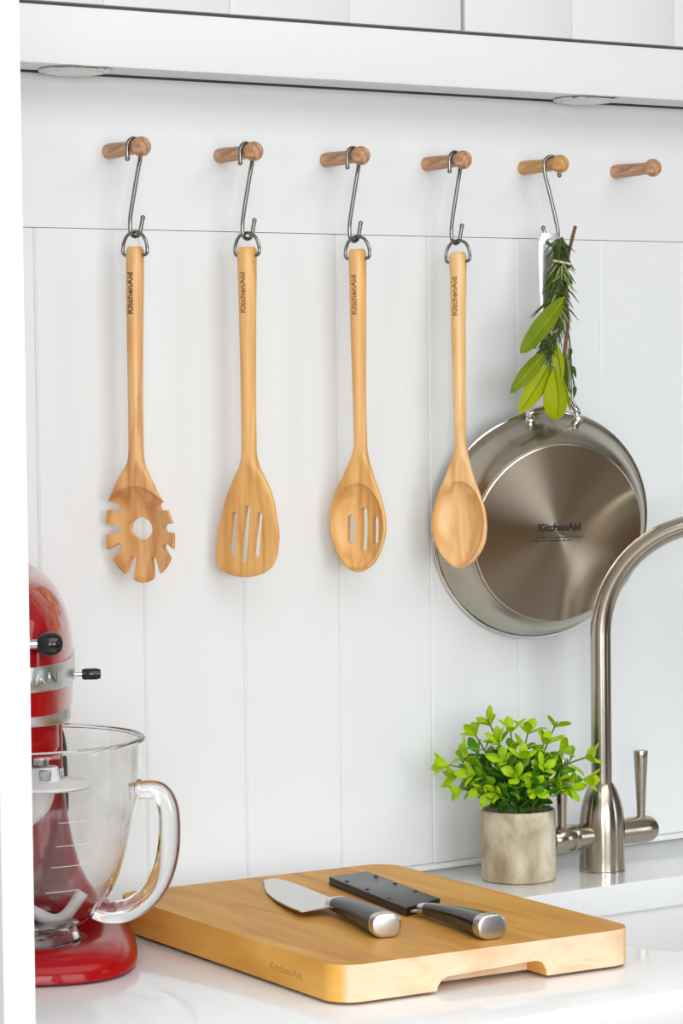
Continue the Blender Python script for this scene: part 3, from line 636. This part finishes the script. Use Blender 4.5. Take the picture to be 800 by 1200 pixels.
# dense inner foliage nobody could count
bm = NB(); rng = random.Random(5)
for i in range(190):
    th = rng.uniform(0, 2 * PI); rr_ = 0.046 * math.sqrt(rng.random()); zz_ = rng.uniform(0.066 if rr_ < 0.026 else 0.081, 0.120 - 0.55 * max(0, rr_ - 0.02)); c = Vector((rr_ * math.cos(th), rr_ * math.sin(th), zz_))
    if (c - (rh * 0.045 + fh * 0.0155 + Vector((0, 0, c.z)))).length < 0.026: continue
    ld = Vector((math.cos(th + rng.uniform(-.9, .9)), math.sin(th + rng.uniform(-.9, .9)), rng.uniform(0.1, 1.2))).normalized(); nrm = Vector((rng.uniform(-.4, .4), rng.uniform(-.4, .4), 1)); nrm = (nrm - ld * nrm.dot(ld)).normalized(); sd_ = ld.cross(nrm); L = rng.uniform(0.013, 0.019); W_ = L * 0.26
    pr_ = [(0, 0), (0.3, 0.7), (0.62, 1.0), (0.88, 0.62), (1, 0)]; mid_ = [bm.verts.new(c + ld * (t_ * L) - nrm * (0.001 * math.sin(PI * t_))) for t_, _ in pr_]
    for sg in (-1, 1):
        ed = [mid_[0]] + [bm.verts.new(c + ld * (t_ * L) + sd_ * (sg * wv * W_) + nrm * 0.0008) for t_, wv in pr_[1:-1]] + [mid_[-1]]
        for a_ in range(4):
            f_ = [mid_[a_], mid_[a_ + 1], ed[a_ + 1], ed[a_]]; f_ = list(dict.fromkeys(f_))
            if len(f_) > 2: bm.faces.new(f_ if sg > 0 else f_[::-1])
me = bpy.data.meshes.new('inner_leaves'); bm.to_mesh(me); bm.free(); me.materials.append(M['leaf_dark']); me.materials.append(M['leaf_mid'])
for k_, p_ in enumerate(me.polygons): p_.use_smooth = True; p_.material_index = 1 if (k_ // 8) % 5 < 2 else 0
link('inner_leaves', me, po)['kind'] = 'stuff'

# ------------------------------------------------------------------ cutting board
BA = -0.0474306; BT = ZC + 0.0326
bd = thing('cutting_board', 'thick wooden cutting board with rounded corners and a grip recess lying on worktop', 'cutting board', (-0.1702, -0.2899, ZC), BA)
body = obj('body', prism(NB(), rrect(0.2911, 0.3943, 0.024, 10), 0.0028, 0.0326, 0.0016, 3), M['board'], bd)
gr = NB(); pts = [(-0.054, -0.001), (-0.053, 0.006), (-0.049, 0.0115), (-0.043, 0.0135), (0.043, 0.0165), (0.049, 0.0145), (0.053, 0.008), (0.054, -0.001)]
prism(gr, pts, 0.0, 0.030)
for v in gr.verts: v.co = Vector((v.co.x - 0.0, -0.1985 + v.co.z, v.co.y))
boolean(body, [gr])
for x, y in ((-0.118, -0.17), (0.118, -0.17), (-0.118, 0.17), (0.118, 0.17)):
    obj('foot', lathe(NB(), [(0, 0), (0.007, 0), (0.008, 0.001), (0.008, 0.0028), (0, 0.0028)], 20), M['black_soft'], bd, (x, y, 0))
lettering('lettering', text_verts('KitchenAid', 0.009, 0.0001, 0.0001, 1.3), M['board_light'], bd, lambda v: (-0.14558 - v.z, -0.115 - v.x, 0.016 + v.y))

# ------------------------------------------------------------------ knives and sheath
kn = thing('santoku_knife', 'broad-bladed knife with black handle lying bare on the cutting board', 'knife', (-0.205, -0.285, BT))
K0 = Vector((-0.205, -0.285, BT))
bl = [(-0.172,-0.1278,0.9341),(-0.1685,-0.1205,0.9341),(-0.1623,-0.1161,0.9342),(-0.1562,-0.1150,0.9345),(-0.1535,-0.121,0.9347),(-0.158,-0.1431,0.9364),(-0.1685,-0.1893,0.9385),(-0.1809,-0.2336,0.9404),(-0.1908,-0.2704,0.9419),(-0.1974,-0.291,0.9419),(-0.2132,-0.3042,0.9419),(-0.2133,-0.2991,0.9419),(-0.2375,-0.2913,0.9393),(-0.2295,-0.2591,0.9378),(-0.216,-0.2164,0.9361),(-0.2003,-0.1779,0.9349),(-0.185,-0.149,0.9343)]
bm = NB(); a = [bm.verts.new(Vector(p_) - K0) for p_ in bl]; b_ = [bm.verts.new(Vector(p_) - K0 - Vector((0, 0, 0.0013))) for p_ in bl]
bm.faces.new(a); bm.faces.new(b_[::-1])
for i in range(len(a)): bm.faces.new((a[i], a[(i + 1) % len(a)], b_[(i + 1) % len(a)], b_[i]))
bmesh.ops.triangulate(bm, faces=[f_ for f_ in bm.faces if len(f_.verts) > 4])
obj('blade', bm, M['blade_steel'], kn, angle=60)
def handle(par, p0_, p1_, z0, z1, w0, w1, h0, h1, m, bolster=0.014, arch=0.0012):
    """knife handle: bolster of steel, black grip, steel end cap; all local to par"""
    a, b_ = Vector((p0_[0], p0_[1], z0)), Vector((p1_[0], p1_[1], z1)); d = (b_ - a); L = d.length; d.normalize(); sd = d.cross(Vector((0, 0, 1))).normalized(); un = sd.cross(d)
    def sec(t, w_, h_, n=28, e=0.72):
        c = a + d * (t * L) + un * arch * math.sin(PI * t)
        return [c + sd * (w_ * math.copysign(abs(math.cos(2 * PI * i / n)) ** e, math.cos(2 * PI * i / n))) + un * (h_ * math.copysign(abs(math.sin(2 * PI * i / n)) ** e, math.sin(2 * PI * i / n))) for i in range(n)]
    def run(name, ts, m_, grow=0.0):
        rs = []
        for t in ts:
            u = min(1, max(0, t)); sw = w0 + (w1 - w0) * (u ** 1.3) - 0.0012 * math.sin(PI * min(1, u * 1.2)); sh = h0 + (h1 - h0) * u ** 0.8
            rs.append(sec(t, sw + grow, sh + grow))
        bm = rings(NB(), rs); return obj(name, bm, M[m_], par)
    run('bolster', [0, 0.02, 0.05, 0.10], 'blade_steel'); run('grip', [0.085, 0.1, 0.2, 0.35, 0.5, 0.65, 0.8, 0.9, 0.925], m, 0.0002)
    rs = []
    for t, k in ((0.915, 1.0), (0.985, 1.01), (0.994, 0.97), (0.998, 0.9), (1.0, 0.8)):
        sw = w1 * k; sh = h1 * k; rs.append(sec(t, sw, sh))
    obj('end_cap', rings(NB(), rs), M['blade_steel'], par, angle=30)
handle(kn, (-0.1992 + 0.205, -0.2890 + 0.285), (-0.2275 + 0.205, -0.4070 + 0.285), 0.0090, 0.0105, 0.0105, 0.0128, 0.0060, 0.0100, 'black_soft')
k2 = thing('chef_knife', 'knife with glossy black handle pushed into the flat black sheath', 'knife', (-0.150, -0.35, BT))
handle(k2, (0.0015, 0.0035), (-0.0125, -0.1150), 0.0075, 0.0108, 0.0065, 0.0135, 0.0045, 0.0102, 'black_gloss')
bm = prism(NB(), [(0.007, 0.000), (0.010, 0.014), (-0.010, 0.006), (-0.005, -0.002)], 0.0046, 0.0062); obj('blade', bm, M['blade_steel'], k2)
sh = thing('knife_sheath', 'flat black plastic knife sheath with small rivets lying on the cutting board', 'sheath', (-0.13, -0.27, BT))
sq = [(0.0017, 0.1004), (0.0465, 0.1033), (0.0182, -0.0502), (-0.0308, -0.0689)]
obj('lower_shell', prism(NB(), sq[::-1], 0.0, 0.0043, 0.0005, 2), M['sheath_black'], sh)
obj('upper_shell', prism(NB(), sq[::-1], 0.0044, 0.0080, 0.0009, 2), M['sheath_black'], sh)
e0, e1, e2, e3 = [Vector(p_) for p_ in sq]
for f_ in (0.18, 0.45, 0.73):
    for a, b_, s in ((e0, e3, 1), (e1, e2, -1)):
        c = a.lerp(b_, f_) + Vector((s * 0.0048, 0))
        obj('rivet', lathe(NB(), [(0.0021, 0.0074), (0.0021, 0.0084), (0.0016, 0.0088), (0.0009, 0.0088), (0.0007, 0.0081), (0, 0.0081)], 16), M['black_gloss'], sh, (c.x, c.y, 0))

# ------------------------------------------------------------------ stand mixer (local x = image right, y = to the back)
MX = (-0.4388, -0.1626, ZC); MR = -0.47333
mi = thing('stand_mixer', 'glossy red stand mixer with silver bands, half hidden by white panel', 'mixer', MX, MR)
def planring(z, hw, yf, yb, n=64, e=0.8, dz=0.0):
    out = []
    yc, hl = (yf + yb) / 2, (yb - yf) / 2
    for i in range(n):
        a = 2 * PI * i / n; c, s = math.cos(a), math.sin(a)
        x = hw * math.copysign(abs(c) ** e, c); y = yc + hl * math.copysign(abs(s) ** e, s)
        out.append((x, y, z + dz * (y - yf)))
    return out
# foot: wide plate with raised shoulders, sweeping up into the column
base = [(0.004, 0.098, -0.114, 0.150, 0.62), (0.0, 0.096, -0.112, 0.148, 0.62)]
rs = [planring(0.0, 0.094, -0.110, 0.146, e=0.62), planring(0.003, 0.0985, -0.1155, 0.150, e=0.62), planring(0.010, 0.0985, -0.1155, 0.150, e=0.62), planring(0.018, 0.094, -0.111, 0.147, e=0.64), planring(0.0235, 0.085, -0.101, 0.140, e=0.66), planring(0.0255, 0.074, -0.088, 0.13, e=0.7), planring(0.0245, 0.066, -0.074, 0.122, e=0.78), planring(0.0185, 0.058, -0.060, 0.11, e=0.9), planring(0.0165, 0.052, -0.052, 0.1, e=1.0)]
obj('foot_plate', rings(NB(), rs), M['red_enamel'], mi)
rs = []
for z, hw, yf, yb, e in [(0.010, 0.088, 0.055, 0.146, .7), (0.028, 0.080, 0.062, 0.145, .72), (0.045, 0.066, 0.068, 0.143, .74), (0.062, 0.056, 0.074, 0.140, .76), (0.085, 0.049, 0.080, 0.138, .76), (0.11, 0.044, 0.082, 0.136, .76), (0.14, 0.041, 0.082, 0.134, .76), (0.17, 0.040, 0.08, 0.134, .76), (0.205, 0.040, 0.076, 0.136, .76), (0.232, 0.041, 0.07, 0.14, .76)]:
    rs.append(planring(z, hw, yf, yb, e=e))
obj('column', rings(NB(), rs), M['red_enamel'], mi)
def head_ring(z, g=0.0):
    zc, zt_ = 0.2625, 0.329
    s = 1.0 if z <= zc else math.sqrt(max(0.0, 1 - ((z - zc) / (zt_ - zc)) ** 2)); lo = 1.0 if z > 0.235 else 1 - (0.235 - z) * 1.2
    out = []
    for i in range(72):
        a = 2 * PI * i / 72; c, sn = math.cos(a), math.sin(a)
        yl = -0.088 - g if sn < 0 else 0.200 + g; ky = s ** (0.55 if sn < 0 else 0.4)
        y = 0.03 + (abs(yl - 0.03)) * math.copysign(abs(sn) ** 0.88, sn) * ky
        wv = (0.0465 + 0.004 * max(0, min(1, (y + 0.02) / 0.12)) - (0.006 * max(0, (y - 0.12) / 0.08))) * lo + g
        x = wv * s * math.copysign(abs(c) ** 0.88, c)
        tilt = 0.040 * (y + 0.08) * max(0.0, min(1.0, (z - 0.25) / 0.06))
        out.append((x, y, z + tilt))
    return out
zs_ = [0.2185, 0.2215, 0.228, 0.238, 0.250, 0.2625] + [0.2625 + 0.0664 * math.sin(PI / 2 * k / 14) for k in range(1, 15)]
obj('head', rings(NB(), [head_ring(z) for z in zs_]), M['red_polish'], mi)
band = rings(NB(), [head_ring(0.2385, -0.002), head_ring(0.2385, 0.0010), head_ring(0.2397, 0.0018), head_ring(0.2588, 0.0018), head_ring(0.2600, 0.0010), head_ring(0.2600, -0.002)]); bd_ = obj('trim_band', band, M['mixer_trim'], mi)
rr_ = head_ring(0.2492, 0.0019)
word = 'ARTISAN'; angs = [-61, -44, -27, -9.5, 8, 25, 43]
def front_at(deg):
    # walk along the band's front by direction angle from its nose
    t_ = -PI / 2 + math.radians(deg); best = min(range(72), key=lambda i: abs(((math.atan2(rr_[i][1] + 0.04, rr_[i][0]) - t_) + PI) % (2 * PI) - PI)); return Vector(rr_[best]), best
for ch, dg in zip(word, angs):
    pt, bi = front_at(dg); nx = Vector(rr_[(bi + 1) % 72]) - Vector(rr_[bi - 1]); nx.z = 0; nx.normalize(); nrm = Vector((nx.y, -nx.x, 0))
    me = text_verts(ch, 0.0125, 0.0006, 0.0002, 1.25)
    lettering('letter', me, M['band_letter'], bd_, lambda v, pt=pt, nx=nx, nrm=nrm: pt + nx * v.x + Vector((0, 0, v.y)) + nrm * (v.z + 0.0002))
# attachment hub at the nose, its knob, the lock lever
obj('hub', lathe(NB(), [(0, 0), (0.0145, 0), (0.0155, 0.003), (0.0155, 0.011), (0.0145, 0.0125), (0, 0.013)], 36, Matrix.Translation((-0.004, -0.078, 0.282)) @ Matrix.Rotation(PI / 2, 4, 'X')), M['mixer_trim'], mi)
kb = obj('hub_knob', NB(), M['black_gloss'], mi); bm = NB()
Y90 = Matrix.Rotation(PI / 2, 4, 'Y')
lathe(bm, [(0, 0.0), (0.0052, 0.0), (0.0080, 0.002), (0.0097, 0.006), (0.0102, 0.0105), (0.0094, 0.0155), (0.0070, 0.0193), (0.0035, 0.0210), (0, 0.0214)], 32, Matrix.Translation((0.0168, -0.092, 0.2792)) @ Y90); bm.to_mesh(kb.data); bm.free(); finish(kb.data, None)
obj('knob_stem', lathe(NB(), [(0.0042, -0.012), (0.0042, 0.0)], 20, Matrix.Translation((0.0168, -0.092, 0.2792)) @ Y90), M['chrome'], kb)
lv = obj('lock_lever', lathe(NB(), [(0, 0), (0.0040, 0.0), (0.0049, 0.002), (0.0050, 0.012), (0.0040, 0.0158), (0, 0.0165)], 28, Matrix.Translation((0.0555, 0.02, 0.2425)) @ Y90), M['black_gloss'], mi)
obj('lever_stem', lathe(NB(), [(0.0017, -0.013), (0.0017, 0.001)], 14, Matrix.Translation((0.0555, 0.02, 0.2425)) @ Y90), M['chrome'], lv)
obj('planetary_ring', lathe(NB(), [(0, 0.2225), (0.0440, 0.2225), (0.0452, 0.221), (0.0452, 0.2085), (0.0430, 0.2050), (0.036, 0.2040), (0, 0.2040)], 64), M['mixer_trim'], mi)
obj('planetary', lathe(NB(), [(0, 0.2045), (0.0345, 0.2045), (0.0348, 0.1835), (0.0325, 0.1795), (0, 0.179)], 56), M['red_enamel'], mi)
obj('beater_shaft', lathe(NB(), [(0, 0.180), (0.0064, 0.180), (0.0064, 0.168), (0, 0.167)], 24, Matrix.Translation((0.019, 0, 0))), M['chrome'], mi)
obj('clamp_plate', lathe(NB(), [(0, 0.0164), (0.055, 0.0164), (0.057, 0.0172), (0.0565, 0.0186), (0.048, 0.019), (0, 0.019)], 56), M['chrome'], mi)
obj('power_cord', tube(NB(), smooth_path([(0.036, 0.137, 0.19), (0.041, 0.143, 0.165), (0.0425, 0.144, 0.135), (0.0425, 0.144, 0.105), (0.036, 0.149, 0.07), (0.02, 0.158, 0.03), (-0.01, 0.163, 0.006), (-0.06, 0.150, 0.0045)], 6), 0.0032, 10), M['cord_black'], mi)

# dough hook, hanging from the shaft
dh = thing('dough_hook', 'white dough hook with round collar disc inside the glass bowl', 'dough hook', MX, MR)
obj('collar', lathe(NB(), [(0, 0.1665), (0.0130, 0.1665), (0.0138, 0.165), (0.0152, 0.1525), (0, 0.1525)], 36, Matrix.Translation((0.020, 0, 0))), M['white_nylon'], dh)
obj('shield_disc', lathe(NB(), [(0, 0.1545), (0.016, 0.1545), (0.041, 0.1528), (0.0425, 0.1515), (0.0425, 0.1500), (0.041, 0.1488), (0, 0.1488)], 56, Matrix.Translation((0.020, 0, 0))), M['white_nylon'], dh)
hk = smooth_path([(0.017, 0, 0.150), (0.014, 0, 0.137), (0.004, 0.002, 0.124), (-0.014, 0.004, 0.112), (-0.030, 0.002, 0.095), (-0.033, -0.004, 0.075), (-0.018, -0.010, 0.058), (0.008, -0.012, 0.0455), (0.026, -0.010, 0.0355), (0.038, -0.006, 0.038), (0.047, -0.002, 0.049), (0.053, 0.0, 0.0575)], 6)
obj('hook_arm', tube(NB(), hk, [0.014 - 0.0085 * min(1, max(0, i - 6) / 18) for i in range(len(hk))], 14), M['white_nylon'], dh)
pinb = NB(); box(pinb, (0.0175, -0.0185, 0.1565), (0.0275, -0.0135, 0.1655), 0.0008, 1); box(pinb, (0.0345, -0.004, 0.1585), (0.0385, 0.002, 0.1655), 0.0006, 1)
obj('retaining_pin', pinb, M['chrome'], dh)

# glass bowl
gb = thing('glass_bowl', 'clear glass mixing bowl with thick looped handle under the mixer head', 'bowl', MX, MR)
bp = [(0.1065, 0.188), (0.1060, 0.166), (0.1038, 0.143), (0.1003, 0.125), (0.0955, 0.107), (0.0890, 0.086), (0.0820, 0.068), (0.0730, 0.0525), (0.0620, 0.0405), (0.0520, 0.0340)]
op = [(a.x, a.z) for a in smooth_path([(r, 0, z) for r, z in bp], 4)]
ip = []
for i, (r, z) in enumerate(op):
    a_, c_ = op[max(0, i - 1)], op[min(len(op) - 1, i + 1)]; tx, tz = c_[0] - a_[0], c_[1] - a_[1]; l_ = math.hypot(tx, tz); ip.append((r + tz / l_ * 0.0036, z - tx / l_ * 0.0036))
bm = NB(); lathe(bm, [(0.1028, 0.1885), (0.1026, 0.1903), (0.1040, 0.1916), (0.1066, 0.1916), (0.1081, 0.1903), (0.1080, 0.1888)] + op + [(0.047, 0.0322), (0, 0.0318)] + [(0, 0.0355)] + [(0.045, 0.036)] + ip[::-1] + [(0.1028, 0.1885)], 96, caps=False)
bmesh.ops.remove_doubles(bm, verts=bm.verts, dist=1e-6); obj('bowl_wall', bm, M['glass'], gb)
obj('bowl_foot', lathe(NB(), [(0.044, 0.0315), (0.0465, 0.0295), (0.0495, 0.0235), (0.0515, 0.0195), (0.0505, 0.0190), (0.047, 0.0192), (0.0435, 0.0240), (0.041, 0.0295), (0.044, 0.0315)], 64, caps=False), M['glass'], gb)
hpth = smooth_path([(0.0945, 0, 0.1425), (0.104, 0, 0.1440), (0.114, 0, 0.1440), (0.1215, 0, 0.1400), (0.1265, 0, 0.130), (0.1280, 0, 0.115), (0.1270, 0, 0.095), (0.1230, 0, 0.076), (0.1150, 0, 0.0590), (0.1030, 0, 0.0470), (0.0880, 0, 0.0400), (0.0730, 0, 0.0390), (0.0630, 0, 0.0425)], 6)
nh = len(hpth)
obj('handle', tube(NB(), hpth, [0.0073 + 0.0024 * min(1, i / (nh * 0.5)) * (1 if i < nh * 0.85 else max(0.5, 1 - (i - nh * 0.85) / (nh * 0.3))) for i in range(nh)], 22), M['glass'], gb)
def rad_at(z):
    for (r0, z0), (r1, z1) in zip(op, op[1:]):
        if z1 <= z <= z0: return r0 + (r1 - r0) * (z0 - z) / (z0 - z1)
for z, a0, a1 in ((0.132, -72, -50), (0.112, -72, -52), (0.094, -74, -52), (0.072, -76, -56)):
    r = rad_at(z) + 0.0002; obj('measuring_mark', tube(NB(), [(r * math.cos(math.radians(a)), r * math.sin(math.radians(a)), z) for a in np.linspace(a0, a1, 12)], 0.00022, 4), M['mark_white'], gb)
